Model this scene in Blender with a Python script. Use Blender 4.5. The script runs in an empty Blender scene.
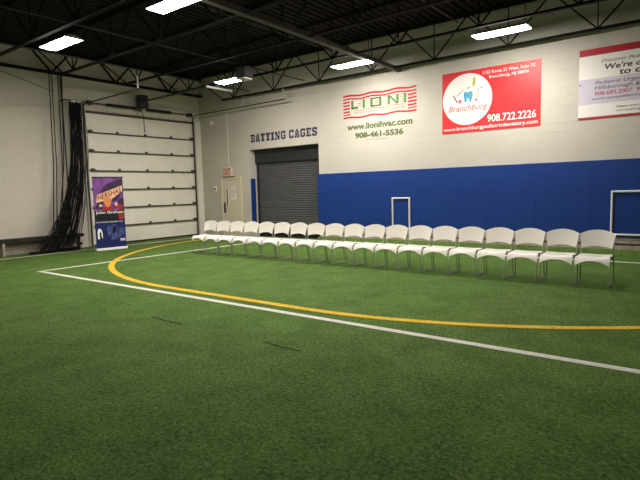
import bpy, bmesh, math, random
from mathutils import Vector, Matrix

random.seed(7)
C = bpy.context.scene.collection
PI = math.pi

# ------------------------------------------------------------------ camera, world, exposure
def make_camera():
    f, yaw, pit, rol = 506.9084, -0.6551, 0.0982, -0.0256
    F = Vector((math.sin(yaw)*math.cos(pit), math.cos(yaw)*math.cos(pit), -math.sin(pit)))
    R = Vector((math.cos(yaw), -math.sin(yaw), 0)); U = R.cross(F)
    R2 = math.cos(rol)*R + math.sin(rol)*U
    U2 = -math.sin(rol)*R + math.cos(rol)*U
    cd = bpy.data.cameras.new('camera'); cam = bpy.data.objects.new('camera', cd); C.objects.link(cam)
    cd.sensor_width = 36; cd.lens = f/640*36; cd.clip_start = .05; cd.clip_end = 100
    m = Matrix.Identity(4)
    for i in range(3):
        m[i][0] = R2[i]; m[i][1] = U2[i]; m[i][2] = -F[i]
    m[0][3], m[1][3], m[2][3] = 15.8069, -12.7852, 1.6272
    cam.matrix_world = m
    bpy.context.scene.camera = cam
make_camera()

w = bpy.data.worlds.new('world'); bpy.context.scene.world = w; w.use_nodes = True
w.node_tree.nodes['Background'].inputs[0].default_value = (.02, .02, .022, 1)
w.node_tree.nodes['Background'].inputs[1].default_value = .3
vs = bpy.context.scene.view_settings
vs.view_transform = 'Standard'; vs.look = 'None'; vs.gamma = 1; vs.use_curve_mapping = False
vs.exposure = 2.1
LAMP_COLOR = (1.0, .945, .875)
LAMP_STRENGTH = 30.0

# ------------------------------------------------------------------ materials
def srgb(r, g, b):
    f = lambda c: (c/255/12.92) if c/255 <= .04045 else ((c/255+.055)/1.055)**2.4
    return (f(r), f(g), f(b), 1)

def mat(name, col, rough=.6, metal=0, noise=0, nscale=8, bump=0, bscale=40, spec=.4, emit=None):
    m = bpy.data.materials.new(name); m.use_nodes = True
    nt = m.node_tree; b = nt.nodes['Principled BSDF']
    b.inputs['Base Color'].default_value = col
    b.inputs['Roughness'].default_value = rough
    b.inputs['Metallic'].default_value = metal
    b.inputs['Specular IOR Level'].default_value = spec
    tc = nt.nodes.new('ShaderNodeTexCoord')
    if noise:
        n = nt.nodes.new('ShaderNodeTexNoise'); n.inputs['Scale'].default_value = nscale; n.inputs['Detail'].default_value = 5
        nt.links.new(tc.outputs['Object'], n.inputs['Vector'])
        r = nt.nodes.new('ShaderNodeValToRGB')
        r.color_ramp.elements[0].position = .3; r.color_ramp.elements[1].position = .7
        lo = [c*(1-noise) for c in col[:3]]+[1]; hi = [min(1, c*(1+noise)) for c in col[:3]]+[1]
        r.color_ramp.elements[0].color = lo; r.color_ramp.elements[1].color = hi
        nt.links.new(n.outputs['Fac'], r.inputs['Fac']); nt.links.new(r.outputs['Color'], b.inputs['Base Color'])
    if bump:
        n2 = nt.nodes.new('ShaderNodeTexNoise'); n2.inputs['Scale'].default_value = bscale; n2.inputs['Detail'].default_value = 4
        nt.links.new(tc.outputs['Object'], n2.inputs['Vector'])
        bp = nt.nodes.new('ShaderNodeBump'); bp.inputs['Strength'].default_value = bump; bp.inputs['Distance'].default_value = .02
        nt.links.new(n2.outputs['Fac'], bp.inputs['Height']); nt.links.new(bp.outputs['Normal'], b.inputs['Normal'])
    if emit:
        b.inputs['Emission Color'].default_value = (*emit[0], 1); b.inputs['Emission Strength'].default_value = emit[1]
    return m

def block_wall(name, col, swap):
    """painted concrete block, running bond; swap: 'x' wall along X, 'y' wall along Y"""
    m = mat(name, col, rough=.75, spec=.25)
    nt = m.node_tree; b = nt.nodes['Principled BSDF']; L = nt.links.new
    tc = nt.nodes.new('ShaderNodeTexCoord'); sp = nt.nodes.new('ShaderNodeSeparateXYZ'); cb = nt.nodes.new('ShaderNodeCombineXYZ')
    L(tc.outputs['Object'], sp.inputs[0])
    L(sp.outputs['X' if swap == 'x' else 'Y'], cb.inputs['X']); L(sp.outputs['Z'], cb.inputs['Y'])
    br = nt.nodes.new('ShaderNodeTexBrick'); L(cb.outputs[0], br.inputs['Vector'])
    br.inputs['Scale'].default_value = 1; br.inputs['Mortar Size'].default_value = .008; br.inputs['Mortar Smooth'].default_value = .5
    br.inputs['Brick Width'].default_value = .4064; br.inputs['Row Height'].default_value = .2032; br.inputs['Bias'].default_value = 0
    br.inputs['Color1'].default_value = col
    br.inputs['Color2'].default_value = [c*.98 for c in col[:3]]+[1]
    br.inputs['Mortar'].default_value = [c*.94 for c in col[:3]]+[1]
    n = nt.nodes.new('ShaderNodeTexNoise'); n.inputs['Scale'].default_value = 1.3; n.inputs['Detail'].default_value = 6
    L(tc.outputs['Object'], n.inputs['Vector'])
    mx = nt.nodes.new('ShaderNodeMix'); mx.data_type = 'RGBA'; mx.blend_type = 'MULTIPLY'; mx.inputs['Factor'].default_value = .16
    L(br.outputs['Color'], mx.inputs['A']); L(n.outputs['Fac'], mx.inputs['B']); L(mx.outputs['Result'], b.inputs['Base Color'])
    n2 = nt.nodes.new('ShaderNodeTexNoise'); n2.inputs['Scale'].default_value = 60; L(tc.outputs['Object'], n2.inputs['Vector'])
    ad = nt.nodes.new('ShaderNodeMath'); ad.operation = 'MULTIPLY_ADD'; ad.inputs[1].default_value = -1.0
    L(br.outputs['Fac'], ad.inputs[0])
    ml = nt.nodes.new('ShaderNodeMath'); ml.operation = 'MULTIPLY'; ml.inputs[1].default_value = .4; L(n2.outputs['Fac'], ml.inputs[0])
    L(ml.outputs[0], ad.inputs[2])
    bp = nt.nodes.new('ShaderNodeBump'); bp.inputs['Strength'].default_value = .5; bp.inputs['Distance'].default_value = .006
    L(ad.outputs[0], bp.inputs['Height']); L(bp.outputs['Normal'], b.inputs['Normal'])
    return m

def turf_mat(name, c_dark, c_mid, c_light):
    m = mat(name, c_mid, rough=.85, spec=.15)
    nt = m.node_tree; b = nt.nodes['Principled BSDF']; L = nt.links.new
    tc = nt.nodes.new('ShaderNodeTexCoord')
    def noise(s, d, dist=0):
        n = nt.nodes.new('ShaderNodeTexNoise'); n.inputs['Scale'].default_value = s; n.inputs['Detail'].default_value = d
        n.inputs['Distortion'].default_value = dist; L(tc.outputs['Object'], n.inputs['Vector']); return n
    n1 = noise(38, 6, .6); n2 = noise(2.2, 6, .4); n3 = noise(150, 3)
    def math_(op, a, bb):
        q = nt.nodes.new('ShaderNodeMath'); q.operation = op
        for i, v in enumerate((a, bb)):
            if isinstance(v, (int, float)): q.inputs[i].default_value = v
            else: L(v, q.inputs[i])
        return q.outputs[0]
    s = math_('ADD', math_('MULTIPLY', n1.outputs['Fac'], .46), math_('MULTIPLY', n2.outputs['Fac'], .16))
    s = math_('ADD', s, math_('MULTIPLY', n3.outputs['Fac'], .38))
    r = nt.nodes.new('ShaderNodeValToRGB'); e = r.color_ramp.elements
    e[0].position = .40; e[0].color = c_dark; e[1].position = .62; e[1].color = c_light
    k = e.new(.5); k.color = c_mid
    L(s, r.inputs['Fac']); L(r.outputs['Color'], b.inputs['Base Color'])
    bp = nt.nodes.new('ShaderNodeBump'); bp.inputs['Strength'].default_value = .9; bp.inputs['Distance'].default_value = .02
    L(math_('ADD', n1.outputs['Fac'], n3.outputs['Fac']), bp.inputs['Height']); L(bp.outputs['Normal'], b.inputs['Normal'])
    return m

G = {}
G['wall_x'] = block_wall('painted_block_back', srgb(207, 200, 188), 'x')
G['wall_y'] = block_wall('painted_block_left', srgb(226, 217, 203), 'y')
G['white_paint'] = mat('white_paint', srgb(236, 230, 216), .55, noise=.04, nscale=3)
G['door_paint'] = mat('cream_door_paint', srgb(214, 203, 178), .5, noise=.04, nscale=3)
G['panel'] = mat('overhead_panel', srgb(246, 238, 225), .5, noise=.04, nscale=2, bump=.05, bscale=200)
G['turf'] = turf_mat('turf', srgb(52, 76, 28), srgb(88, 119, 51), srgb(124, 151, 79))
G['turf_white'] = turf_mat('turf_white', srgb(222, 220, 204), srgb(242, 240, 228), srgb(250, 248, 236))
G['turf_dark'] = turf_mat('turf_dark', srgb(26, 38, 18), srgb(40, 58, 28), srgb(52, 72, 36))
G['turf_yellow'] = turf_mat('turf_yellow', srgb(214, 166, 30), srgb(242, 200, 60), srgb(252, 218, 96))
G['steel'] = mat('black_steel', srgb(24, 22, 22), .8, noise=.2, nscale=6, spec=.12)
G['deck'] = mat('black_deck', srgb(36, 31, 30), .8, noise=.2, nscale=2, spec=.15)
G['grey_steel'] = mat('grey_steel', srgb(74, 70, 68), .6, metal=.2, noise=.1, nscale=6)
G['galv'] = mat('galvanised', srgb(196, 194, 186), .4, metal=.3, noise=.08, nscale=10)
G['dark'] = mat('dark_metal', srgb(48, 44, 42), .5, noise=.15, nscale=10)
G['strut'] = mat('door_strut', srgb(78, 70, 62), .5, noise=.15, nscale=10)
G['black'] = mat('black_rubber', srgb(18, 18, 20), .7, noise=.2, nscale=20)
G['net'] = mat('black_netting', srgb(36, 34, 35), .8, noise=.25, nscale=30, spec=.1)
G['shutter'] = mat('shutter_grey', srgb(118, 117, 118), .4, metal=.3, noise=.08, nscale=4)
G['hood'] = mat('shutter_hood', srgb(40, 39, 40), .5, noise=.1, nscale=4)
G['pad'] = mat('blue_vinyl', srgb(17, 54, 126), .42, noise=.08, nscale=1.5, bump=.12, bscale=7)
G['white_plastic'] = mat('white_plastic', srgb(246, 240, 230), .42, noise=.02, nscale=20, spec=.45)
G['chrome'] = mat('grey_tube', srgb(176, 172, 162), .35, metal=.55, noise=.05, nscale=30)
G['clip'] = mat('dark_clip', srgb(60, 56, 40), .5, noise=.1, nscale=30)
G['pvc'] = mat('white_pipe', srgb(225, 225, 228), .4, noise=.03, nscale=20)
G['wood'] = mat('grey_wood', srgb(168, 156, 142), .7, noise=.2, nscale=9)
G['brown_wood'] = mat('brown_wood', srgb(96, 80, 70), .7, noise=.2, nscale=9)
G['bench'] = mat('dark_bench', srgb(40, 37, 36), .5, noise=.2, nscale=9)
G['lens'] = mat('lamp_lens', (1, 1, 1, 1), .5, emit=(LAMP_COLOR, LAMP_STRENGTH))
G['banner_red'] = mat('banner_red', srgb(222, 48, 52), .4, noise=.03, nscale=4)
G['banner_white'] = mat('banner_white', srgb(238, 233, 226), .45, noise=.02, nscale=4)
G['print_white'] = mat('print_white', srgb(250, 246, 240), .5, noise=.01, nscale=4)
G['sign_red'] = mat('sign_red', srgb(186, 36, 50), .6, noise=.08, nscale=9)
G['sign_green'] = mat('sign_green', srgb(92, 132, 66), .6, noise=.06, nscale=9)
G['sign_olive'] = mat('sign_olive', srgb(92, 104, 58), .6, noise=.06, nscale=9)
G['navy'] = mat('navy_paint', srgb(42, 42, 72), .6, noise=.08, nscale=9)
G['p_lilac'] = mat('print_lilac', srgb(206, 198, 212), .5, noise=.02, nscale=6)
G['p_dkred'] = mat('print_dark_red', srgb(176, 30, 44), .5, noise=.05, nscale=6)
G['p_black'] = mat('print_black', srgb(40, 36, 42), .5, noise=.05, nscale=6)
G['p_teal'] = mat('print_teal', srgb(88, 172, 206), .5, noise=.05, nscale=6)
G['p_brown'] = mat('print_brown', srgb(116, 66, 56), .5, noise=.05, nscale=6)
G['p_pinkred'] = mat('print_pink_red', srgb(216, 104, 100), .5, noise=.05, nscale=6)
G['p_lime'] = mat('print_lime', srgb(176, 186, 84), .5, noise=.05, nscale=6)
G['p_gold'] = mat('print_gold', srgb(222, 186, 110), .5, noise=.05, nscale=6)
G['p_purple'] = mat('print_purple', srgb(128, 74, 150), .5, noise=.45, nscale=4)
G['p_plum'] = mat('print_plum', srgb(58, 34, 66), .5, noise=.3, nscale=8)
G['p_cream'] = mat('print_cream', srgb(240, 196, 160), .5, noise=.1, nscale=8)
G['p_orange'] = mat('print_orange', srgb(236, 140, 76), .5, noise=.15, nscale=12)
G['p_hair'] = mat('print_hair', srgb(226, 150, 84), .5, noise=.2, nscale=16)
G['p_scarlet'] = mat('print_scarlet', srgb(160, 48, 52), .5, noise=.45, nscale=14)
G['p_navy'] = mat('print_navy', srgb(26, 34, 98), .45, noise=.35, nscale=5)
G['p_slate'] = mat('print_slate', srgb(72, 84, 140), .5, noise=.35, nscale=10)
G['p_ink'] = mat('print_ink', srgb(16, 18, 30), .5, noise=.3, nscale=9)

# ------------------------------------------------------------------ mesh helpers
ORI = {}
class MB:
    def __init__(s): s.v = []; s.f = []
    def add(s, vs, fs):
        o = len(s.v); s.v += [Vector(v) for v in vs]; s.f += [tuple(i+o for i in f) for f in fs]; return s
    def box(s, x0, x1, y0, y1, z0, z1):
        return s.add([(x, y, z) for x in (x0, x1) for y in (y0, y1) for z in (z0, z1)],
                     [(0, 1, 3, 2), (4, 6, 7, 5), (0, 4, 5, 1), (2, 3, 7, 6), (0, 2, 6, 4), (1, 5, 7, 3)])
    def bar(s, a, b, w, h=None, up=(0, 0, 1)):
        """rectangular bar from a to b"""
        h = h or w; a = Vector(a); b = Vector(b); d = (b-a).normalized(); u = Vector(up)
        if abs(d.dot(u)) > .98: u = Vector((1, 0, 0))
        r = d.cross(u).normalized(); u = r.cross(d)
        vs = [p + r*sx*w/2 + u*sy*h/2 for p in (a, b) for sx, sy in ((-1, -1), (1, -1), (1, 1), (-1, 1))]
        return s.add(vs, [(3, 2, 1, 0), (4, 5, 6, 7), (0, 1, 5, 4), (1, 2, 6, 5), (2, 3, 7, 6), (3, 0, 4, 7)])
    def tube(s, pts, r, n=8, closed=False):
        pts = [Vector(p) for p in pts]; rings = []; N = len(pts)
        rr = r if isinstance(r, (list, tuple)) else [r]*N
        prev = None
        for i, p in enumerate(pts):
            if closed: d = (pts[(i+1) % N]-pts[i-1]).normalized()
            else: d = (pts[min(i+1, N-1)]-pts[max(i-1, 0)]).normalized()
            if prev is None:
                u = Vector((0, 0, 1)) if abs(d.z) < .9 else Vector((1, 0, 0))
                a = d.cross(u).normalized()
            else:
                a = (prev - d*prev.dot(d)).normalized()
            prev = a; b2 = d.cross(a)
            rings.append([p + (a*math.cos(2*PI*k/n)+b2*math.sin(2*PI*k/n))*rr[i] for k in range(n)])
        fs = []
        for i in range(N if closed else N-1):
            j = (i+1) % N
            for k in range(n):
                fs.append((i*n+k, i*n+(k+1) % n, j*n+(k+1) % n, j*n+k))
        if not closed:
            fs += [tuple(range(n))[::-1], tuple((N-1)*n+k for k in range(n))]
        return s.add([v for r_ in rings for v in r_], fs)
    def prism(s, poly, fn, d0, d1):
        """poly of (u,v); fn(u,v,d)->xyz ; extruded from d0 to d1"""
        n = len(poly)
        vs = [fn(u, v, d0) for u, v in poly]+[fn(u, v, d1) for u, v in poly]
        return s.add(vs, [tuple(range(n))[::-1], tuple(range(n, 2*n))]+[(i, (i+1) % n, n+(i+1) % n, n+i) for i in range(n)])
    def build(s, name, m, parent=None, bevel=0, smooth=False, solid=0):
        po = ORI[parent.as_pointer()] if parent else None
        if parent: o = po
        else:
            xs = [v.x for v in s.v]; ys = [v.y for v in s.v]; zs = [v.z for v in s.v]
            o = Vector(((min(xs)+max(xs))/2, (min(ys)+max(ys))/2, min(zs)))
        me = bpy.data.meshes.new(name)
        me.from_pydata([v-o for v in s.v], [], s.f); me.update()
        bm = bmesh.new(); bm.from_mesh(me)
        if solid:
            bmesh.ops.solidify(bm, geom=bm.faces[:], thickness=solid)
        bmesh.ops.recalc_face_normals(bm, faces=bm.faces[:]); bm.to_mesh(me); bm.free()
        if smooth:
            for p in me.polygons: p.use_smooth = True
        me.set_sharp_from_angle(angle=.7)
        ob = bpy.data.objects.new(name, me); C.objects.link(ob)
        me.materials.append(G[m])
        if bevel:
            bv = ob.modifiers.new('bevel', 'BEVEL'); bv.width = bevel; bv.segments = 2; bv.limit_method = 'ANGLE'
        if parent: ob.parent = parent
        else: ob.location = o
        ORI[ob.as_pointer()] = o
        return ob

def tag(o, label, cat, group=None, kind=None):
    o['label'] = label; o['category'] = cat
    if group: o['group'] = group
    if kind: o['kind'] = kind
    return o
def struct(o): o['kind'] = 'structure'; return o
def thing(name, loc, label=None, cat=None, group=None):
    e = bpy.data.objects.new(name, None); e.empty_display_size = .1; C.objects.link(e); e.location = loc
    ORI[e.as_pointer()] = Vector(loc)
    if label: tag(e, label, cat, group)
    return e
def dup(root, loc, label, group=None):
    r = root.copy(); C.objects.link(r); r.location = loc; r['label'] = label
    if group: r['group'] = group
    for ch in list(root.children):
        c = ch.copy(); C.objects.link(c); c.parent = r
        for g in list(ch.children):
            d = g.copy(); C.objects.link(d); d.parent = c
    return r

def text_polys(body, bold=0.0, shear=0, spacing=1.0):
    cu = bpy.data.curves.new('lettering', 'FONT'); cu.body = body; cu.size = 1; cu.offset = bold; cu.shear = shear
    cu.space_character = spacing; cu.resolution_u = 3
    ob = bpy.data.objects.new('lettering', cu); C.objects.link(ob)
    dg = bpy.context.evaluated_depsgraph_get(); dg.update()
    me = bpy.data.meshes.new_from_object(ob.evaluated_get(dg))
    vs = [(v.co.x, v.co.y) for v in me.vertices]; fs = [tuple(p.vertices) for p in me.polygons]
    bpy.data.objects.remove(ob); bpy.data.curves.remove(cu); bpy.data.meshes.remove(me)
    return vs, fs
def wall_text(body, x0, x1, z0, z1, y, bold=0.0, shear=0, mb=None, fn=None, spacing=1.0):
    """text fitted into x0..x1, z0..z1 just in front of plane y (or mapped with fn(u,v))"""
    vs, fs = text_polys(body, bold, shear, spacing); mb = mb or MB()
    a0 = min(v[0] for v in vs); a1 = max(v[0] for v in vs); b0 = min(v[1] for v in vs); b1 = max(v[1] for v in vs)
    out = []
    for u, v in vs:
        x = x0+(u-a0)/(a1-a0)*(x1-x0); z = z0+(v-b0)/(b1-b0)*(z1-z0)
        out.append(fn(x, z) if fn else (x, y, z))
    return mb.add(out, fs)

YW = .3            # inner face of the back (banner) wall
H = 5.95           # underside of roof deck
XR, YF = 22.0, -20.0

# ------------------------------------------------------------------ structure
fl = struct(MB().box(-.2, XR+.2, YF-.2, YW+.5, -.1, 0).build('floor', 'turf'))
T = .004
def strip(name, pts, wd, m, z=T):
    """flat ribbon on the floor through the points"""
    mb = MB(); P = [Vector((x, y, 0)) for x, y in pts]; L = []
    for i, p in enumerate(P):
        d = (P[min(i+1, len(P)-1)]-P[max(i-1, 0)]).normalized(); n = Vector((-d.y, d.x, 0))*wd/2
        L.append((p+n, p-n))
    vs = []
    for a, b in L:
        vs += [(a.x, a.y, .0005), (b.x, b.y, .0005), (b.x, b.y, z), (a.x, a.y, z)]
    fs = []
    for i in range(len(L)-1):
        o = i*4
        for k in range(4): fs.append((o+k, o+(k+1) % 4, o+4+(k+1) % 4, o+4+k))
    n = (len(L)-1)*4
    fs += [(0, 1, 2, 3), (n+3, n+2, n+1, n)]
    return mb.add(vs, fs).build(name, m, fl)
strip('white_line', [(.87, -.87), (XR, -.87)], .09, 'turf_white')
strip('white_line', [(.87, -.87), (.87, YF)], .09, 'turf_white')
strip('white_line', [(4.115, -7.785), (17.2, -7.785)], .105, 'turf_white')
strip('white_line', [(4.165, -7.785), (4.165, -.87)], .105, 'turf_white')
strip('white_line', [(17.15, -7.785), (17.15, -.87)], .105, 'turf_white')
arc = [(8.35-6.63*math.cos(a), -.87-6.62*math.sin(a)) for a in [i*PI/2/40 for i in range(41)]]
arc += [(11.35+6.63*math.sin(a), -.87-6.62*math.cos(a)) for a in [i*PI/2/40 for i in range(41)]]
strip('yellow_line', arc, .13, 'turf_yellow', z=.006)
for a, c in (((9.95, -8.90), (10.62, -8.93)), ((12.02, -8.91), (12.56, -8.94))):
    strip('scuff_mark', [a, ((a[0]+c[0])/2, (a[1]+c[1])/2-.015), c], .022, 'turf_dark', z=.003)
# turf turned up against the foot of the back wall
lip = MB().prism([(.0, 0), (.34, 0), (.34, .13), (.24, .12), (.1, .04)], lambda u, v, d: (d, YW-.36+u, v), 5.8, XR)
lip.build('turf_edge', 'turf', fl)

# back wall with the recessed shutter opening
OX0, OX1, OZ = 2.68, 5.79, 3.12
wb = MB()
wb.box(-.25, OX0, YW, YW+.42, 0, H); wb.box(OX1, XR, YW, YW+.42, 0, H); wb.box(OX0, OX1, YW, YW+.42, OZ, H)
wall_back = struct(wb.build('wall_back', 'wall_x'))
# left wall with the overhead door opening
DY0, DY1, DZ = -4.25, -.02, 4.34
wl = MB()
wl.box(-.25, 0, YF, DY0, 0, H); wl.box(-.25, 0, DY1, YW, 0, H); wl.box(-.25, 0, DY0, DY1, DZ, H)
wall_left = struct(wl.build('wall_left', 'wall_y'))
struct(MB().box(XR, XR+.25, YF, YW, 0, H).build('wall_right', 'wall_y'))
struct(MB().box(-.25, XR+.25, YF-.25, YF, 0, H).build('wall_front', 'wall_x'))
# ribbed roof deck (ribs run along Y)
ce = MB(); pts = []; x = -.3; per = .2
while x < XR+.3:
    pts += [(x, H), (x+.09, H), (x+.115, H+.05), (x+.175, H+.05)]; x += per
pts.append((x, H))
vs = []; fs = []
for (px, pz) in pts: vs += [(px, YF-.25, pz), (px, YW+.45, pz)]
for i in range(len(pts)-1): fs.append((2*i, 2*i+2, 2*i+3, 2*i+1))
ce.add(vs, fs); ce.box(-.3, XR+.3, YF-.25, YW+.45, H+.06, H+.16)
struct(ce.build('ceiling', 'deck'))

# white jamb strip between the overhead door and the corner
struct(MB().box(-.02, .06, DY1+.06, YW, 0, DZ).build('trim_1', 'white_paint'))
# base boards under the pads
bb = MB(); bb.box(5.8, XR, YW-.05, YW, .265, .345); bb.box(5.8, XR, YW-.05, YW, .1, .215)
base = struct(bb.build('baseboard_back', 'wood', bevel=.004))
MB().box(5.8, XR, YW-.02, YW, .2, .28).build('dark_gap', 'brown_wood', base)
bl = MB()
for z in (.03, .17, .31): bl.box(0, .03, -12, -4.75, z, z+.115)
struct(bl.build('baseboard_left', 'wood', bevel=.004))

# ---- overhead door (left wall)
PAN = .6096
door = struct(MB().box(-.12, -.07, DY0, DY1, 0, DZ).build('door_1', 'panel'))
for k in range(7):
    MB().box(-.07, -.015, DY0+.01, DY1-.01, k*PAN+.012, (k+1)*PAN-.012).build('panel', 'panel', door, bevel=.006)
for k in range(1, 7):
    z = k*PAN
    s = MB().box(-.015, .05, DY0+.06, DY1-.05, z-.028, z+.012).build('strut', 'strut', door)
    for y in (-3.2, -2.13, -1.07):
        h = MB(); h.box(-.016, .055, y-.03, y+.03, z+.0, z+.07); h.tube([(.05, y-.04, z+.03), (.05, y+.04, z+.03)], .012)
        h.build('hinge', 'strut', door)
    for y in (DY0+.11, DY1-.13):
        h = MB(); h.box(-.016, .06, y-.05, y+.05, z-.02, z+.075); h.tube([(.06, y-.09, z+.03), (.06, y+.09, z+.03)], .014)
        h.build('roller_bracket', 'strut', door)
MB().box(-.09, .0, DY0, DY1, 0.001, .05).build('bottom_seal', 'black', door)
MB().box(-.015, .03, DY0+.02, DY1-.02, DZ-.08, DZ-.02).build('top_rail', 'strut', door)

# ---- shutter (back wall)
sh = MB(); n = 30; zs0 = .34; zs1 = 2.66; pitch = (zs1-zs0)/n; prof = []
for i in range(n):
    z = zs0+i*pitch
    prof += [(.012, z), (-.012, z+pitch*.12), (-.042, z+pitch*.42), (-.042, z+pitch*.58), (-.012, z+pitch*.86), (.012, z+pitch*.95)]
prof.append((0, zs1))
YS = YW+.4
vs = []; fs = []
for d, z in prof: vs += [(OX0, YS+d-.02, z), (OX1, YS+d-.02, z)]
for i in range(len(prof)-1): fs.append((2*i, 2*i+1, 2*i+3, 2*i+2))
sh.add(vs, fs); sh.box(OX0, OX1, YS, YS+.03, 0, OZ)
shut = struct(sh.build('door_2', 'shutter'))
MB().box(OX0, OX1, YS-.16, YS-.001, zs1-.02, OZ).build('hood', 'hood', shut, bevel=.02)
MB().box(OX0+.01, OX1-.01, YS-.05, YS-.001, 0.001, zs0).build('bottom_bar', 'black', shut)
for a, b in ((OX0, OX0+.09), (OX1-.09, OX1)):
    MB().box(a, b, YS-.08, YS-.001, 0.001, OZ-.01).build('guide', 'hood', shut)
# ---- man door (back wall)
md = MB(); md.box(1.2, 2.14, YW-.03, YW+.0, 0.001, 2.1)
mdo = struct(md.build('door_3', 'door_paint', bevel=.004))
fr = MB(); fr.box(1.12, 1.2, YW-.05, YW, 0.001, 2.18); fr.box(2.14, 2.22, YW-.05, YW, .001, 2.18); fr.box(1.2, 2.14, YW-.05, YW, 2.1, 2.18)
fr.build('frame', 'door_paint', mdo, bevel=.004)
MB().box(2.128, 2.142, YW-.036, YW-.028, .01, 2.1).build('edge_gap', 'dark', mdo)
MB().box(1.415, 1.52, YW-.045, YW-.029, 1.08, 1.80).build('glazing_trim', 'white_paint', mdo)
MB().box(1.445, 1.495, YW-.05, YW-.044, 1.12, 1.76).build('glass_slit', 'dark', mdo)
MB().box(1.25, 1.34, YW-.045, YW-.029, .86, 1.26).build('escutcheon', 'strut', mdo, bevel=.005)
MB().tube([(1.3, YW-.04, 1.02), (1.3, YW-.09, 1.02), (1.42, YW-.09, 1.02)], .013).build('handle', 'dark', mdo, smooth=True)

# ------------------------------------------------------------------ roof steel
JY = [-.06, -2.0, -3.87, -5.77, -7.62, -9.52, -11.5]
JL = ['black open web steel joist running tight along the banner wall',
      'black open web joist second out from the banner wall, above the near row of lamps',
      'black open web joist third out from the banner wall, crossing over the opener rail',
      'black open web joist fourth out from the banner wall, midway between both rows of lamps',
      'black open web joist over the lamp by the black netting, fifth from the banner wall',
      'black open web joist sixth out from the banner wall, at the top left corner',
      'black open web joist farthest from the banner wall, out of the photo overhead']
ZB, ZT = 4.92, H-.05
JX = .3
def joist(y, i):
    t = thing('steel_joist', (JX, y, ZB), JL[i], 'joist', 'open web joists under the roof deck')
    tee = lambda z0, fl: [(-.05, z0), (.05, z0), (.05, z0+fl*.01), (.012, z0+fl*.01), (.012, z0+fl*.055), (-.012, z0+fl*.055), (-.012, z0+fl*.01), (-.05, z0+fl*.01)]
    MB().prism(tee(ZB, 1), lambda u, v, d: (d, y+u, v), 1.75, XR-.01).build('bottom_chord', 'steel', t)
    MB().prism(tee(H-.02, -1), lambda u, v, d: (d, y+u, v), JX, XR-.01).build('top_chord', 'steel', t)
    b = MB(); x = 2.35
    b.bar((1.8, y, ZB+.03), (JX+.05, y, ZT-.03), .03)
    while x < XR-1:
        b.bar((x, y, ZB+.03), (x-.9, y, ZT-.03) , .03)
        b.bar((x, y, ZB+.03), (x+.9, y, ZT-.03), .03)
        b.bar((x, y, ZB+.03), (x, y, ZT-.03), .022)
        x += 1.9
    b.build('web', 'steel', t)
for i, y in enumerate(JY[:6]): joist(y, i)

# girder along the left wall
t = thing('steel_girder', (.2, -6, 5.26), 'black trussed steel girder running along the netting wall above the overhead door', 'girder')
b = MB(); b.box(.12, .26, -14, YW-.01, 5.26, 5.33); b.build('bottom_chord', 'steel', t)
b = MB(); b.box(.14, .26, -14, YW-.01, H-.09, H-.01); b.build('top_chord', 'steel', t)
b = MB(); y = -1.2
while y > -13:
    b.bar((.19, y, 5.3), (.19, y-.55, H-.05), .045); b.bar((.19, y, 5.3), (.19, y+.55, H-.05), .045); y -= 2.05
b.build('web', 'steel', t)

# pipe crossing the ceiling to the banner wall, and thin bridging rods
b = MB(); b.bar((8.78, -9.6, 4.99), (8.72, YW, 4.94), .13, .11)
tag(b.build('ceiling_beam', 'grey_steel'), 'grey steel beam crossing under the joists, ending at the wall beside the striped sign', 'beam')
for x, z, lab in ((3.2, 5.05, 'thin grey bridging rod across the joists nearest the netting wall'),
                  (5.6, 5.05, 'thin grey bridging rod across the joists between both left lamps'),
                  (6.7, 5.75, 'thin grey conduit high against the deck left of the grey ceiling beam'),
                  (10.6, 5.75, 'thin grey conduit high against the deck right of the grey ceiling beam')):
    b = MB(); b.tube([(x, -11, z), (x, -.1, z)], .018)
    tag(b.build('ceiling_rod', 'grey_steel'), lab, 'rod', 'thin rods across the joists')

# ------------------------------------------------------------------ lamps
def lamp(x, y, z, label, hy=None):
    t = thing('ceiling_lamp', (x, y, z), label, 'lamp', 'fluorescent lamps hung under the joists')
    b = MB()
    hw, hl = .19, .585
    q = [(-hl, -hw), (hl, -hw), (hl, hw), (-hl, hw)]; q2 = [(-hl+.03, -.11), (hl-.03, -.11), (hl-.03, .11), (-hl+.03, .11)]
    vs = [(x+a, y+c, z+.055) for a, c in q]+[(x+a, y+c, z+.13) for a, c in q2]
    b.add(vs, [(0, 1, 2, 3), (7, 6, 5, 4)]+[(i, (i+1) % 4, 4+(i+1) % 4, 4+i) for i in range(4)])
    b.build('housing', 'galv', t)
    b = MB(); q = [(-hl+.01, -hw+.01), (hl-.01, -hw+.01), (hl-.01, hw-.01), (-hl+.01, hw-.01)]
    q2 = [(-hl+.13, -.05), (hl-.13, -.05), (hl-.13, .05), (-hl+.13, .05)]
    vs = [(x+a, y+c, z+.054) for a, c in q]+[(x+a, y+c, z+.012) for a, c in q2]
    b.add(vs, [(0, 1, 2, 3), (7, 6, 5, 4)]+[(i, (i+1) % 4, 4+(i+1) % 4, 4+i) for i in range(4)])
    b.build('lens', 'lens', t)
    for s in (-1, 1):
        MB().tube([(x+s*.5, hy or y, z+.12), (x+s*.5, hy or y, 4.918 if hy else H-.005)], .008, 6).build('hanger', 'steel', t)
lamp(4.57, -7.16, 4.85, 'glowing ceiling lamp hung highest above the netting wall, leftmost of the five')
lamp(8.32, -7.0, 4.85, 'glowing ceiling lamp cut by the top edge of the photo')
lamp(4.87, -2.44, 4.75, 'glowing ceiling lamp half hidden behind the dark hanging unit')
lamp(8.20, -1.27, 4.85, 'glowing ceiling lamp above the green and red striped sign')
lamp(12.11, -1.40, 4.85, 'glowing ceiling lamp above the red banner, rightmost of the five')
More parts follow.
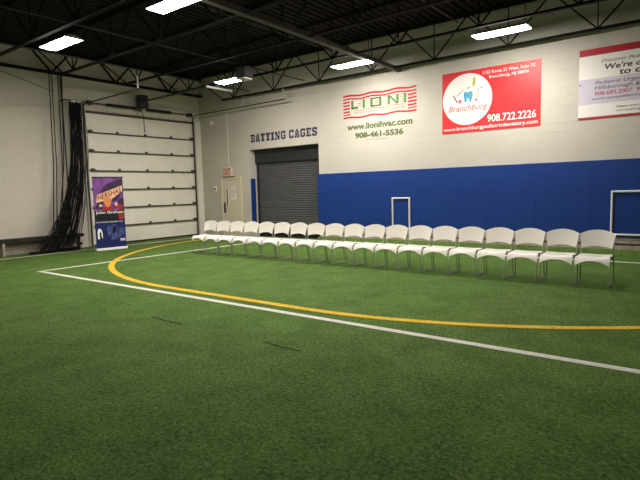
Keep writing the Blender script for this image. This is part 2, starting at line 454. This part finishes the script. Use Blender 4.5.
lamp(12.15, -7.0, 4.85, 'added unseen ceiling lamp for the chair fronts, above the near white floor line')  # unseen extra lamp, added to brighten the fronts of the chairs

# dark unit hanging in front of the far lamp
t = thing('hanging_heater', (5.75, -2.85, 4.62), 'dark unit hanging from the joists in front of the far left lamp', 'heater')
b = MB(); b.box(5.57, 5.93, -3.02, -2.68, 4.67, 4.98); b.build('body', 'dark', t, bevel=.03)
b = MB(); b.box(5.6, 5.9, -3.0, -2.7, 4.63, 4.67); b.build('louvre', 'galv', t)
for xx in (5.62, 5.88): MB().tube([(xx, -2.85, 4.97), (xx, -2.85, H-.005)], .012, 6).build('hanger', 'steel', t)

# ------------------------------------------------------------------ overhead door hardware
def htrack(y, x1, zz, label, hang):
    t = thing('door_track', (.04, y, 0.0), label, 'track', 'steel tracks of the overhead door')
    b = MB(); b.box(.075, .12, y-.02, y+.02, .002, 4.36); b.build('upright', 'dark', t)
    pts = [(.1, y, 4.35)]+[(.1+.16*(1-math.cos(a)), y, 4.35+(zz-4.35)*math.sin(a)) for a in [k*PI/12 for k in range(1, 7)]]+[(x1, y, zz+.04)]
    b = MB()
    for p, q in zip(pts, pts[1:]): b.bar(p, q, .032, .035)
    b.build('rail', 'dark' if y > -1 else 'grey_steel', t)
    for hx in hang:
        b = MB(); b.box(hx-.02, hx+.02, y-.015, y+.015, zz+.03, 4.918); b.build('hanger', 'galv', t)
htrack(-.085, 4.75, 4.55, 'dark door track along the banner wall, hung left of the striped sign', (2.86, 4.7))
htrack(-4.36, 3.2, 4.50, 'grey door track on the netting side of the overhead door', (3.1,))

t = thing('spring_shaft', (.16, -2.2, 4.5), 'dark torsion spring shaft across the top of the overhead door', 'spring')
b = MB(); b.tube([(.16, -4.31, 4.56), (.16, -.13, 4.56)], .018); b.build('shaft', 'dark', t, smooth=True)
for y0, y1 in ((-3.6, -2.55), (-2.1, -1.12)):
    b = MB(); N = int((y1-y0)/.03); pts = []
    for k in range(N*2+1): pts.append((.16, y0+(y1-y0)*k/(2*N), 4.56))
    b.tube(pts, [.045 if k % 2 else .05 for k in range(len(pts))], 10); b.build('spring', 'black', t)
for y in (-4.24, -.24):
    b = MB(); b.tube([(.16, y-.03, 4.56), (.16, y+.05, 4.56)], .07, 14); b.build('drum', 'dark', t)
for y in (-4.12, -2.32, -.3):
    b = MB(); b.box(.004, .17, y-.012, y+.012, 4.5, 4.62); b.build('bracket', 'dark', t)

t = thing('door_operator', (.3, -2.38, 4.45), 'dark motor box of the overhead door with hanging chain, above the middle of the door', 'motor')
b = MB(); b.box(.22, .48, -2.56, -2.24, 4.52, 4.98); b.build('motor_box', 'dark', t, bevel=.015)
b = MB(); b.box(.004, .225, -2.44, -2.36, 4.86, 4.92); b.build('mounting_arm', 'dark', t)
b = MB(); b.box(.34, .42, -2.44, -2.36, 4.36, 4.52); b.build('gear', 'galv', t)
b = MB(); b.tube([(.26, -2.32, 4.53), (.26, -2.32, 3.75)], .016, 6); b.build('chain', 'dark', t)
t = thing('opener_rail', (2, -2.2, 4.8), 'grey rail running from the dark motor box to a bright crossbar', 'rail')
b = MB(); b.bar((.49, -2.40, 4.78), (3.70, -2.38, 4.80), .06, .05); b.build('rail', 'grey_steel', t)
b = MB(); b.bar((3.72, -2.45, 4.80), (3.72, -1.42, 4.80), .06, .06); b.build('crossbar', 'galv', t)
b = MB(); b.bar((3.72, -2.0, 4.80), (3.72, -2.0, 4.918), .03); b.build('hanger', 'galv', t)

# ------------------------------------------------------------------ netting
t = thing('batting_net', (.35, -5.0, 0), 'black batting net gathered into a bundle on the left wall beside the overhead door', 'net')
b = MB()
rnd = random.Random(3)
def strand(s, xoff, r, curl=None, zend=None):
    ty = -4.56-.30*s+rnd.uniform(-.03, .03); by = -4.98-(1.15*s if curl is None else curl)+rnd.uniform(-.06, .06)
    pts = []; ph = rnd.uniform(0, 6); am = rnd.uniform(.006, .03)
    ze = zend if zend is not None else max(.03, .26*(1-s)+rnd.uniform(-.1, .1))
    for k in range(15):
        q = k/14; z = 4.46+(ze-4.46)*q
        pts.append((xoff*(1-.3*q)+.36+.16*q**2+am*math.sin(ph+9*q), ty+(by-.08-ty)*q**3.2+am*math.sin(ph*2+7*q)-.06*s*math.sin(PI*q), z))
    b.tube(pts, r, 5)
for i in range(80):
    s = rnd.random()**1.25
    strand(s, rnd.uniform(-.14, .16), rnd.uniform(.004, .010))
for i in range(22):
    strand(rnd.uniform(.75, 1.15), rnd.uniform(-.1, .1), .007, curl=rnd.uniform(.45, 1.3))
b.build('gathered_mesh', 'net', t)
b = MB()
for k in range(34):       # net heaped on the turf
    y = -5.0-1.3*k/34; pts = []
    for m in range(8):
        a = rnd.uniform(0, 2*PI); pts.append((.54+.2*math.cos(a)*rnd.random(), y-.1+.18*rnd.uniform(-1, 1), .015+.09*rnd.random()*(1-.6*k/34)))
    b.tube(pts, .011, 5)
b.build('heap', 'net', t)
b = MB()
for y0, y1 in ((-5.30, -5.62), (-5.38, -5.72), (-5.12, -5.45), (-5.0, -5.6)):
    b.tube([(.18, y0, 5.25), (.28, (y0*.7+y1*.3), 2.6), (.40, y1, .1)], .014, 6)
b.build('rope', 'net', t)
b = MB(); b.tube([(.32, -5.05, 4.53), (.32, -4.42, 4.53)], .02, 8); b.bar((.002, -5.03, 4.53), (.34, -5.03, 4.53), .03); b.bar((.002, -4.47, 4.53), (.34, -4.47, 4.53), .03)
b.build('support_rod', 'dark', t)
b = MB(); b.box(.27, .4, -4.88, -4.56, 4.43, 4.52); b.build('clamp', 'galv', t)
b = MB(); b.tube([(.03, -6.9, 5.22), (.03, -5.2, 4.78)], .009, 5)
tag(b.build('slack_cable', 'dark'), 'thin dark cable slanting down the left wall toward the gathered net', 'cable')
b = MB(); b.tube([(.04, -4.98, 5.26), (.04, -4.98, .36)], .02, 8)
tag(b.build('wall_conduit', 'dark'), 'dark vertical conduit on the left wall behind the gathered net', 'conduit')

# low bench along the left wall
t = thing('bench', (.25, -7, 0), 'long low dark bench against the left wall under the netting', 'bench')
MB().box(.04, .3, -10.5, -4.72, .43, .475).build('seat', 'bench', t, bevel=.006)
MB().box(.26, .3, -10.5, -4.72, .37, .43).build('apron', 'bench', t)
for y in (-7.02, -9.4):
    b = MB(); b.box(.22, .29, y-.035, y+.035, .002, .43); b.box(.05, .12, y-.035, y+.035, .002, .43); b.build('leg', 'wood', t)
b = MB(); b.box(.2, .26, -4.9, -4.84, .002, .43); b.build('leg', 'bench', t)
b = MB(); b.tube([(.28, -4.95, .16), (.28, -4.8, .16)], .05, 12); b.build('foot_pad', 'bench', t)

# ------------------------------------------------------------------ pads on the back wall
ords = ['first', 'second', 'third', 'fourth', 'fifth', 'sixth', 'seventh', 'eighth', 'ninth', 'tenth', 'eleventh', 'twelfth', 'thirteenth', 'fourteenth', 'fifteenth', 'sixteenth', 'seventeenth', 'eighteenth', 'nineteenth']
PADZ0, PADZ1 = .40, 2.14
px = 5.74; k = 0
while px < 16.5:
    wdt = .61
    b = MB().box(px+.0005, px+wdt-.0005, YW-.05, YW, PADZ0, PADZ1)
    o = b.build('wall_pad', 'pad', bevel=.004)
    extra = {0: ' at the shutter edge', 4: ' behind the small frame', 5: ' behind the small frame', 13: ' behind the large frame'}.get(k, '')
    lab = 'blue wall pad, %s from the grey shutter%s' % (ords[k], extra)
    if px > 14.8: lab += ', beyond the right edge'
    tag(o, lab, 'wall pad', 'blue pads along the banner wall')
    px += wdt; k += 1
b = MB().box(OX0, OX0+.035, YW-.015, YS-.19, .45, 2.1)
tag(b.build('wall_pad', 'pad', bevel=.012), 'narrow blue vinyl pad inside the left jamb of the shutter opening', 'wall pad')

# white target frames
def frame_target(x0, x1, z0, z1, label):
    t = thing('target_frame', ((x0+x1)/2, YW-.08, z0), label, 'frame', 'white frames fixed on the blue pads')
    r = .024; y = YW-.05-r
    for x in (x0+r, x1-r):
        MB().tube([(x, y, z0), (x, y, z1)], r, 12).build('post', 'pvc', t, smooth=False)
    for z in (z0+r, z1-r):
        MB().tube([(x0+r, y, z), (x1-r, y, z)], r, 12).build('crossbar', 'pvc', t)
frame_target(8.48, 9.07, .44, 1.36, 'small white rectangular frame on the blue pads behind the middle of the chair row')
frame_target(14.06, 16.2, .44, 1.45, 'large white rectangular frame on the blue pads cut off at the right edge')

# ------------------------------------------------------------------ writing and signs on the back wall
YT = YW-.004
BM = {
 'B': ["1111110", "1111111", "0110011", "0110011", "0111110", "0110011", "0110011", "1111111", "1111110"],
 'A': ["0011100", "0011100", "0110110", "0110110", "0110110", "0111110", "0110110", "1110111", "1110111"],
 'T': ["1111111", "1111111", "1011101", "0011100", "0011100", "0011100", "0011100", "0111110", "0111110"],
 'I': ["11111", "11111", "01110", "01110", "01110", "01110", "01110", "11111", "11111"],
 'N': ["11100111", "11110111", "01110010", "01111010", "01011010", "01011110", "01001110", "11101110", "11100110"],
 'G': ["0111111", "1111111", "1100011", "1100000", "1100111", "1100111", "1100011", "1111111", "0111110"],
 'C': ["0111111", "1111111", "1100011", "1100000", "1100000", "1100000", "1100011", "1111111", "0111110"],
 'E': ["1111111", "1111111", "0110001", "0110100", "0111100", "0110100", "0110001", "1111111", "1111111"],
 'S': ["0111111", "1111111", "1100011", "1111000", "0111110", "0001111", "1100011", "1111111", "1111110"],
}
tx = 'BATTING CAGES'
tot = sum((4 if c == ' ' else len(BM[c][0])+1.3) for c in tx)-1.3
cx0, cx1, cz0, cz1 = 2.76, 5.75, 3.37, 3.645
u = (cx1-cx0)/tot; vz = (cz1-cz0)/9
wl_t = thing('wall_lettering', (4.25, YW, 3.37), 'navy slab letters reading BATTING CAGES above the grey shutter', 'lettering')
b = MB(); cur = cx0
for ch in tx:
    if ch == ' ':
        cur += 4*u; b.build('word', 'navy', wl_t); b = MB(); continue
    for r, row in enumerate(BM[ch]):
        j = 0
        while j < len(row):
            if row[j] == '1':
                e = j
                while e < len(row) and row[e] == '1': e += 1
                b.box(cur+j*u, cur+e*u, YT-.001, YW, cz1-(r+1)*vz, cz1-r*vz); j = e
            else: j += 1
    cur += (len(BM[ch][0])+1.3)*u
b.build('word', 'navy', wl_t)

# striped sign
t = thing('painted_sign', (8.03, YW, 3.14), 'painted wall sign with red wavy stripes, green letters, web address and phone number', 'sign')
def wave(b, x0, x1, z, th, amp=.016, ph=0):
    n = max(2, int((x1-x0)/.05)); vs = []
    for i in range(n+1):
        x = x0+(x1-x0)*i/n; zz = z+amp*math.sin((x-6.79)/.82*2*PI+ph)
        vs += [(x, YT, zz-th/2), (x, YT, zz+th/2)]
    b.add(vs, [(2*i, 2*i+2, 2*i+3, 2*i+1) for i in range(n)])
b = MB()
for z in (4.43, 4.335): wave(b, 6.79, 9.26, z, .055 if z > 4.4 else .044)
for z in (4.24, 4.145, 4.05, 3.955):
    wave(b, 6.79, 7.03, z, .05); wave(b, 8.99, 9.26, z, .05)
wave(b, 6.79, 9.26, 3.785, .052); wave(b, 6.79, 7.05, 3.87, .034); wave(b, 8.99, 9.26, 3.87, .034); wave(b, 7.2, 8.9, 3.985, .014)
for x0, x1 in ((7.32, 7.42), (7.93, 8.06)):
    for z in (4.13, 4.19): wave(b, x0, x1, z, .016)
b.build('stripes', 'sign_red', t)
b = MB(); zt, zb, sw = 4.29, 4.025, .09
def rect(x0, x1, z0, z1): b.add([(x0, YT-.001, z0), (x1, YT-.001, z0), (x1, YT-.001, z1), (x0, YT-.001, z1)], [(0, 1, 2, 3)])
rect(7.08, 7.16, zb, zt); rect(7.08, 7.33, zb, zb+sw*.8)
rect(7.49, 7.57, zb, zt)
rect(7.76, 7.84, zb, zt); rect(8.06, 8.14, zb, zt); rect(7.76, 8.14, zb, zb+.05); rect(7.76, 8.14, zt-.05, zt)
rect(8.34, 8.42, zb, zt); rect(8.62, 8.70, zb, zt)
b.add([(8.34, YT-.001, zt), (8.42, YT-.001, zt), (8.70, YT-.001, zb), (8.62, YT-.001, zb)], [(0, 1, 2, 3)])
rect(8.86, 8.94, zb, zt)
for xd in (7.43, 7.63, 7.70, 8.21, 8.27, 8.77, 8.82):
    for zz in (4.06, 4.13, 4.2, 4.27): rect(xd-.012, xd+.012, zz-.012, zz+.012)
b.build('letters', 'sign_green', t)
b = MB(); wall_text('HEATING AND AIR CONDITIONING', 7.2, 8.9, 3.885, 3.935, YT, mb=b, spacing=1.3, bold=.01); b.build('small_lettering', 'sign_olive', t)
wall_text('www.lionihvac.com', 6.91, 9.13, 3.41, 3.60, YT, .04).build('web_lettering', 'sign_olive', t)
wall_text('908-461-5536', 7.2, 8.84, 3.145, 3.325, YT, .05).build('phone_lettering', 'sign_olive', t)
wall_text('Licensed and Insured', 7.6, 8.3, 3.07, 3.105, YT, .0).build('small_lettering', 'sign_olive', t)

# red banner
X0, X1, Z0, Z1 = 10.02, 12.52, 3.035, 4.605
t = thing('wall_banner', ((X0+X1)/2, YW, Z0), 'red vinyl banner with a white circle, blue tooth and white phone number', 'banner')
MB().box(X0, X1, YW-.012, YW-.002, Z0, Z1).build('sheet', 'banner_red', t)
YB = YW-.015
def disc(b, x, z, rx, rz, y, n=40, a0=0):
    b.add([(x+rx*math.cos(2*PI*k/n+a0), y, z+rz*math.sin(2*PI*k/n+a0)) for k in range(n)], [tuple(range(n))])
b = MB(); CX, CZ = 10.70, 3.88; disc(b, CX, CZ, .66, .655, YB); b.build('white_disc', 'print_white', t)
YC = YB-.002
def poly(b, pts, y): b.add([(x, y, z) for x, z in pts], [tuple(range(len(pts)))])
def seg(b, x0, z0, x1, z1, wd, y):
    d = Vector((x1-x0, z1-z0)).normalized(); n = Vector((-d.y, d.x))*wd/2
    poly(b, [(x0+n.x, z0+n.y), (x1+n.x, z1+n.y), (x1-n.x, z1-n.y), (x0-n.x, z0-n.y)], y)
b = MB(); tc = [(-.1, .1), (-.06, .13), (0, .1), (.07, .13), (.11, .09), (.11, .0), (.075, -.15), (.045, -.16), (.02, -.05), (-.02, -.05), (-.04, -.15), (-.075, -.14), (-.1, .0)]
tcz = [(CX+.03+u*1.15, CZ+.07+v) for u, v in tc]; poly(b, tcz, YC); b.build('tooth_print', 'p_teal', t)
b = MB()
seg(b, CX-.37, CZ+.14, CX-.26, CZ-.06, .03, YC); seg(b, CX-.27, CZ+.1, CX-.16, CZ+.2, .018, YC); seg(b, CX-.16, CZ+.2, CX-.07, CZ+.23, .014, YC); seg(b, CX+.0, CZ+.28, CX+.1, CZ+.28, .018, YC)
seg(b, CX-.08, CZ+.13, CX-.0, CZ+.09, .02, YC); b.build('brown_strokes', 'p_brown', t)
b = MB(); disc(b, CX-.19, CZ-.04, .045, .05, YC, 14); disc(b, CX+.25, CZ-.04, .035, .035, YC, 14); disc(b, CX+.38, CZ+.24, .025, .025, YC, 10)
wall_text('Branchburg', CX-.5, CX+.55, CZ-.34, CZ-.14, YC, .012, .25, mb=b); b.build('script_lettering', 'p_pinkred', t)
b = MB(); poly(b, [(CX+.14, CZ+.32), (CX+.17, CZ+.52), (CX+.22, CZ+.54), (CX+.23, CZ+.38), (CX+.2, CZ+.31)], YC); b.build('lime_stroke', 'p_lime', t)
b = MB(); seg(b, CX+.28, CZ-.0, CX+.31, CZ+.25, .03, YC); wall_text('PEDIATRIC DENTISTRY', CX-.3, CX+.32, CZ-.41, CZ-.37, YC, mb=b); b.build('gold_stroke', 'p_gold', t)
for tx_, x0, x1, z0, z1, bo, nm in (('908.722.2226', 11.24, 12.42, 3.24, 3.43, .012, 'phone_lettering'), ('www.branchburgpediatricdentistry.com', 10.06, 12.46, 3.07, 3.19, .008, 'web_lettering'),
                            ('1132 Route 22 West, Suite 7C', 11.12, 12.4, 4.43, 4.525, .004, 'address_lettering'), ('Branchburg, NJ 08876', 11.28, 12.24, 4.305, 4.395, .004, 'address_lettering')):
    wall_text(tx_, x0, x1, z0, z1, YB, bo).build(nm, 'print_white', t)

# white banner on the right
X0, X1, Z0, Z1 = 13.34, 15.9, 3.07, 4.62
t = thing('wall_banner', ((X0+X1)/2, YW, Z0), 'white banner with red bars reading We are open, cut off at the right edge', 'banner')
MB().box(X0, X1, YW-.012, YW-.002, Z0, Z1).build('sheet', 'banner_white', t)
b = MB(); poly(b, [(X0, Z1-.15), (X1, Z1-.15), (X1, Z1), (X0, Z1)], YB); b.build('red_bar', 'p_dkred', t)
b = MB(); poly(b, [(X0, Z0), (X1, Z0), (X1, Z0+.05), (X0, Z0+.05)], YB); b.build('red_bar', 'p_dkred', t)
b = MB(); poly(b, [(X0, 3.40), (X1, 3.40), (X1, 3.96), (X0, 3.96)], YB); b.build('lilac_band', 'p_lilac', t)
for tx_, x0, x1, z0, z1, d, bo, shr in (('Discover Pediatric Urgent Care', 13.78, 15.5, 4.27, 4.36, 0, 0, .3), ("We're open", 13.85, 14.86, 4.09, 4.25, 0, .02, .1), ("to care", 14.14, 14.86, 3.98, 4.09, 0, .02, .1),
      ("Pediatric Urgent Care Center", 13.68, 15.4, 3.80, 3.90, .002, .0, .2), ("Hillsborough & Flemington", 13.67, 15.2, 3.68, 3.79, .002, .0, .2), ("www.ourpediatricurgentcare.com", 13.62, 15.3, 3.47, 3.54, .002, 0, .2),
      ("Open every day", 14.1, 14.75, 3.26, 3.32, 0, 0, .2), ("and evenings", 14.1, 14.6, 3.18, 3.235, 0, 0, .2)):
    wall_text(tx_, x0, x1, z0, z1, YB-d, bo, shr).build('lettering', 'p_black', t)
b = MB(); wall_text("908.685.2007  908.782.5100", 13.67, 15.2, 3.58, 3.665, YB-.002, .008, .1, mb=b); b.build('phone_lettering', 'p_dkred', t)
b = MB(); disc(b, 13.37, 3.85, .018, .018, YB-.003, 10); b.build('grommet', 'dark', t)

# exit sign and small wall things
t = thing('exit_sign', (1.55, YW, 2.2), 'white exit sign with red letters above the cream door', 'sign')
MB().box(1.3, 1.76, YW-.07, YW, 2.22, 2.56).build('box', 'door_paint', t, bevel=.008)
b = MB(); wall_text('EXIT', 1.34, 1.72, 2.27, 2.51, YW-.072, .02, mb=b); b.build('lettering', 'sign_red', t)
b = MB(); b.box(1.26, 1.86, YW-.06, YW, 2.185, 2.215); b.build('base_bar', 'strut', t)
b = MB(); b.tube([(1.58, YW-.012, 2.53), (1.58, YW-.012, 4.6)], .012, 8)
tag(b.build('wall_conduit', 'white_paint', smooth=True), 'thin pale conduit rising up the wall from the exit sign', 'conduit')
t = thing('alarm_box', (.76, YW, 1.7), 'small dark alarm pull on the wall left of the cream door', 'alarm')
MB().box(.66, .86, YW-.03, YW, 1.66, 1.88).build('plate', 'white_paint', t, bevel=.006)
b = MB(); b.prism([(.70, 1.79), (.83, 1.79), (.79, 1.73), (.74, 1.73)], lambda u, v, d: (u, d, v), YW-.045, YW-.03); b.build('pull_handle', 'dark', t)
t = thing('motion_sensor', (.8, YW, 4.28), 'small white sensor high on the wall near the corner, left of the shutter', 'sensor')
b = MB(); b.box(.66, .8, YW-.05, YW, 4.20, 4.34); b.build('body', 'white_paint', t, bevel=.02)
b = MB(); b.tube([(.73, YW-.09, 4.25), (.73, YW-.05, 4.26)], [.025, .035], 10); b.build('eye', 'white_paint', t)
for (x0, x1, z0, z1, lab) in ((1.68, 1.88, 1.67, 1.85, 'small paper notice taped on the cream door, upper of two'), (1.66, 1.92, 1.36, 1.58, 'small paper notice taped on the cream door, lower of two')):
    t = thing('paper_notice', ((x0+x1)/2, YW-.03, z0), lab, 'notice', 'notices on the cream door')
    MB().box(x0, x1, YW-.034, YW-.0305, z0, z1).build('sheet', 'print_white', t)
    b = MB()
    for q in range(4): b.box(x0+.03, x1-.03-.02*(q % 2), YW-.036, YW-.034, z1-.045-.04*q, z1-.033-.04*q)
    b.build('printed_lines', 'strut', t)

# ------------------------------------------------------------------ roll-up banner
BL = Vector((1.60, -5.05, 0)); BR = Vector((1.73, -4.17, 0))
bu = (BR-BL); BWd = bu.length; bu.normalize(); bn = Vector((bu.y, -bu.x, 0))     # bn points to the camera
BH = 2.09
def bp(u, v, d=0):
    lean = -.0
    q = BL + bu*(u*BWd) + bn*(d) + Vector((0, 0, v*BH+.08)); return (q.x, q.y, q.z)
ctr = BL+bu*BWd/2
t = thing('rollup_banner', tuple(ctr), 'upright printed roll-up banner with purple and navy picture beside the black net', 'banner')
b = MB()
b.prism([(0, 0), (1, 0), (1, 1), (0, 1)], bp, -.004, .004); sheet = b.build('printed_sheet', 'p_navy', t)
b = MB(); b.prism([(-.02, -.035), (1.02, -.035), (1.02, .0), (-.02, .0)], bp, -.07, .07); b.build('base', 'print_white', t, bevel=.012)
b = MB(); b.prism([(-.01, .985), (1.01, .985), (1.01, 1.005), (-.01, 1.005)], bp, -.012, .012); b.build('top_rail', 'p_plum', t)
b = MB(); b.tube([bp(.5, 0, -.03), bp(.5, 1, -.02)], .012, 8); b.build('pole', 'grey_steel', t)
def pr(name, m, polys, d):
    for pl in polys:
        MB().add([bp(u, v, d) for u, v in pl], [tuple(range(len(pl)))]).build(name, m, sheet)
def ell(u, v, ru, rv, n=20): return [(u+ru*math.cos(2*PI*k/n), v+rv*math.sin(2*PI*k/n)) for k in range(n)]
pr('purple_picture', 'p_purple', [[(0, .52), (1, .52), (1, .985), (0, .985)]], .0055)
pr('dark_picture', 'p_plum', [[(.2, .78), (.45, .9), (1, .985), (1, .86), (.55, .79)], [(0, .56), (.1, .62), (.16, .75), (.3, .66), (.3, .55)], [(.6, .64), (.62, .73), (1, .84), (1, .8), (.75, .66)], [(.78, .52), (.8, .68), (1, .7), (1, .52)]], .007)
pr('cream_sign', 'p_cream', [[(.08, .64), (.12, .75), (.96, .88), (.97, .80), (.6, .69), (.55, .66), (.3, .66)]], .0085)
b = MB(); wall_text('HERSHAS', 0, 1, 0, 1, 0, .02, mb=b, fn=lambda a, c: bp(.14+.78*a, .67+.12*a*.95+.075*c, .010)); b.build('sign_lettering', 'p_scarlet', sheet)
pr('portrait_jacket', 'p_scarlet', [[(.25, .52), (.32, .58), (.45, .6), (.58, .58), (.64, .52)], ell(.86, .57, .1, .05), ell(.7, .585, .05, .03)], .0105)
pr('portrait_hair', 'p_hair', [ell(.45, .665, .125, .06)], .0115)
pr('portrait_face', 'p_orange', [ell(.45, .635, .105, .06)], .0125)
pr('pale_figure', 'p_cream', [ell(.73, .615, .05, .025), ell(.22, .6, .06, .02)], .0125)
pr('ink_band', 'p_ink', [[(0, .37), (1, .37), (1, .52), (0, .52)]], .0055)
pr('red_band_figure', 'p_scarlet', [ell(.88, .44, .1, .05)], .0075)
b = MB(); wall_text('John Graham', 0, 1, 0, 1, 0, .02, mb=b, fn=lambda a, c: bp(.04+.92*a, .475+.045*c, .014))
wall_text('LIVE IN CONCERT ONE NIGHT ONLY', 0, 1, 0, 1, 0, .01, mb=b, fn=lambda a, c: bp(.04+.9*a, .358+.018*c, .009)); b.build('name_lettering', 'print_white', sheet)
pr('stage_picture', 'p_slate', [ell(.62, .27, .12, .06), ell(.45, .24, .08, .07), ell(.86, .22, .09, .06), ell(.75, .17, .1, .035), [(.5, .1), (.56, .3), (.7, .33), (.72, .12)]], .006)
pr('light_arch', 'print_white', [[(.06, .13), (.06, .24), (.1, .28), (.18, .27), (.22, .22), (.22, .14)]], .0075)
pr('dark_figure', 'p_ink', [[(.13, .13), (.12, .22), (.17, .23), (.2, .13)], ell(.6, .24, .05, .05)], .009)
pr('small_panel', 'p_lilac', [[(.8, .085), (.97, .085), (.97, .12), (.8, .12)]], .007)

# ------------------------------------------------------------------ chairs
def make_chair():
    t = thing('stacking_chair', (0, 0, 0), 'x', 'chair', 'white stacking chairs in one long row')
    # seat: u across, v from front lip to rear
    b = MB(); NU, NV = 16, 14; vs = []; HW = .247
    for j in range(NV+1):
        for i in range(NU+1):
            u = -1+2*i/NU; v = j/NV
            drop = .042+.092*abs(u)**2                      # arched front lip
            if v < .3:
                q = v/.3; y = -.225-.03*(1-q)*(.6+.4*abs(u))+.06*(q-0)*.6; z = .452-drop*(1-q)**1.6
            else:
                q = (v-.3)/.7; y = -.189+q*.40; z = .452-.018*math.sin(PI*q)*(1-u*u)+.012*q*q
            hw = HW*(1-.06*max(0, (v-.3)/.7))
            vs.append((u*hw, y, z+.008*u*u))
    fs = [(j*(NU+1)+i, j*(NU+1)+i+1, (j+1)*(NU+1)+i+1, (j+1)*(NU+1)+i) for j in range(NV) for i in range(NU)]
    b.add(vs, fs); b.build('seat', 'white_plastic', t, smooth=True, solid=.012)
    # backrest
    b = MB(); NU, NV = 16, 8; vs = []
    for j in range(NV+1):
        for i in range(NU+1):
            u = -1+2*i/NU; v = j/NV
            zb = .60-.035*u*u; zt = .863-.065*abs(u)**2
            hw = .222+.039*v
            z = zb+(zt-zb)*v
            vs.append((u*hw, .235+.06*v-.055*u*u, z))
    fs = [(j*(NU+1)+i, j*(NU+1)+i+1, (j+1)*(NU+1)+i+1, (j+1)*(NU+1)+i) for j in range(NV) for i in range(NU)]
    b.add(vs, fs); b.build('backrest', 'white_plastic', t, smooth=True, solid=.012)
    r = .0085
    for s in (-1, 1):
        x = s*.238
        MB().tube([(x, -.255, r), (x, -.235, .2), (x*.98, -.205, .40), (x*.96, -.17, .433)], r*.8, 8).build('leg', 'chrome', t, smooth=True)
        MB().tube([(x*1.04, .275, r), (x*1.02, .235, .2), (x, .2, .44), (x*.97, .21, .6), (x*.94, .235, .7)], r*1.15, 8).build('leg', 'chrome', t, smooth=True)
        MB().tube([(x, -.26, r), (x*1.04, .28, r)], r, 8).build('sled_runner', 'chrome', t, smooth=True)
        MB().tube([(x*.96, -.18, .432), (x, .2, .44)], r, 8).build('seat_rail', 'chrome', t, smooth=True)
        MB().box(x-.012, x+.022*s+.004, -.13, -.07, .432, .468).build('clip', 'clip', t, bevel=.004)
    MB().tube([(-.238, .2, .33), (.238, .2, .33)], r, 8).build('crossbar', 'chrome', t, smooth=True)
    return t
proto = make_chair()
CP = .5284
landmark = {1: ', nearest the overhead door', 3: ', before the cream door', 6: ', before the shutter', 9: ', left of the small frame',
            10: '', 12: ', before the small frame', 19: ', by the large frame'}
for k in range(1, 20):
    x = 4.515+CP*(k-.5)+.092*(k-1)/18; y = -3.66-.04*max(0, k-14)/5
    if k == 19: pos = 'last at the right end'
    elif k == 18: pos = 'second from the right end'
    elif k == 17: pos = 'third from the right end'
    elif k == 10: pos = 'tenth from either end'
    else: pos = '%s from the left end' % ords[k-1]
    lab = 'white plastic chair, %s of the row%s' % (pos, landmark.get(k, ''))
    if k == 1: proto.location = (x, y, 0); proto['label'] = lab
    else: dup(proto, (x, y, 0), lab)
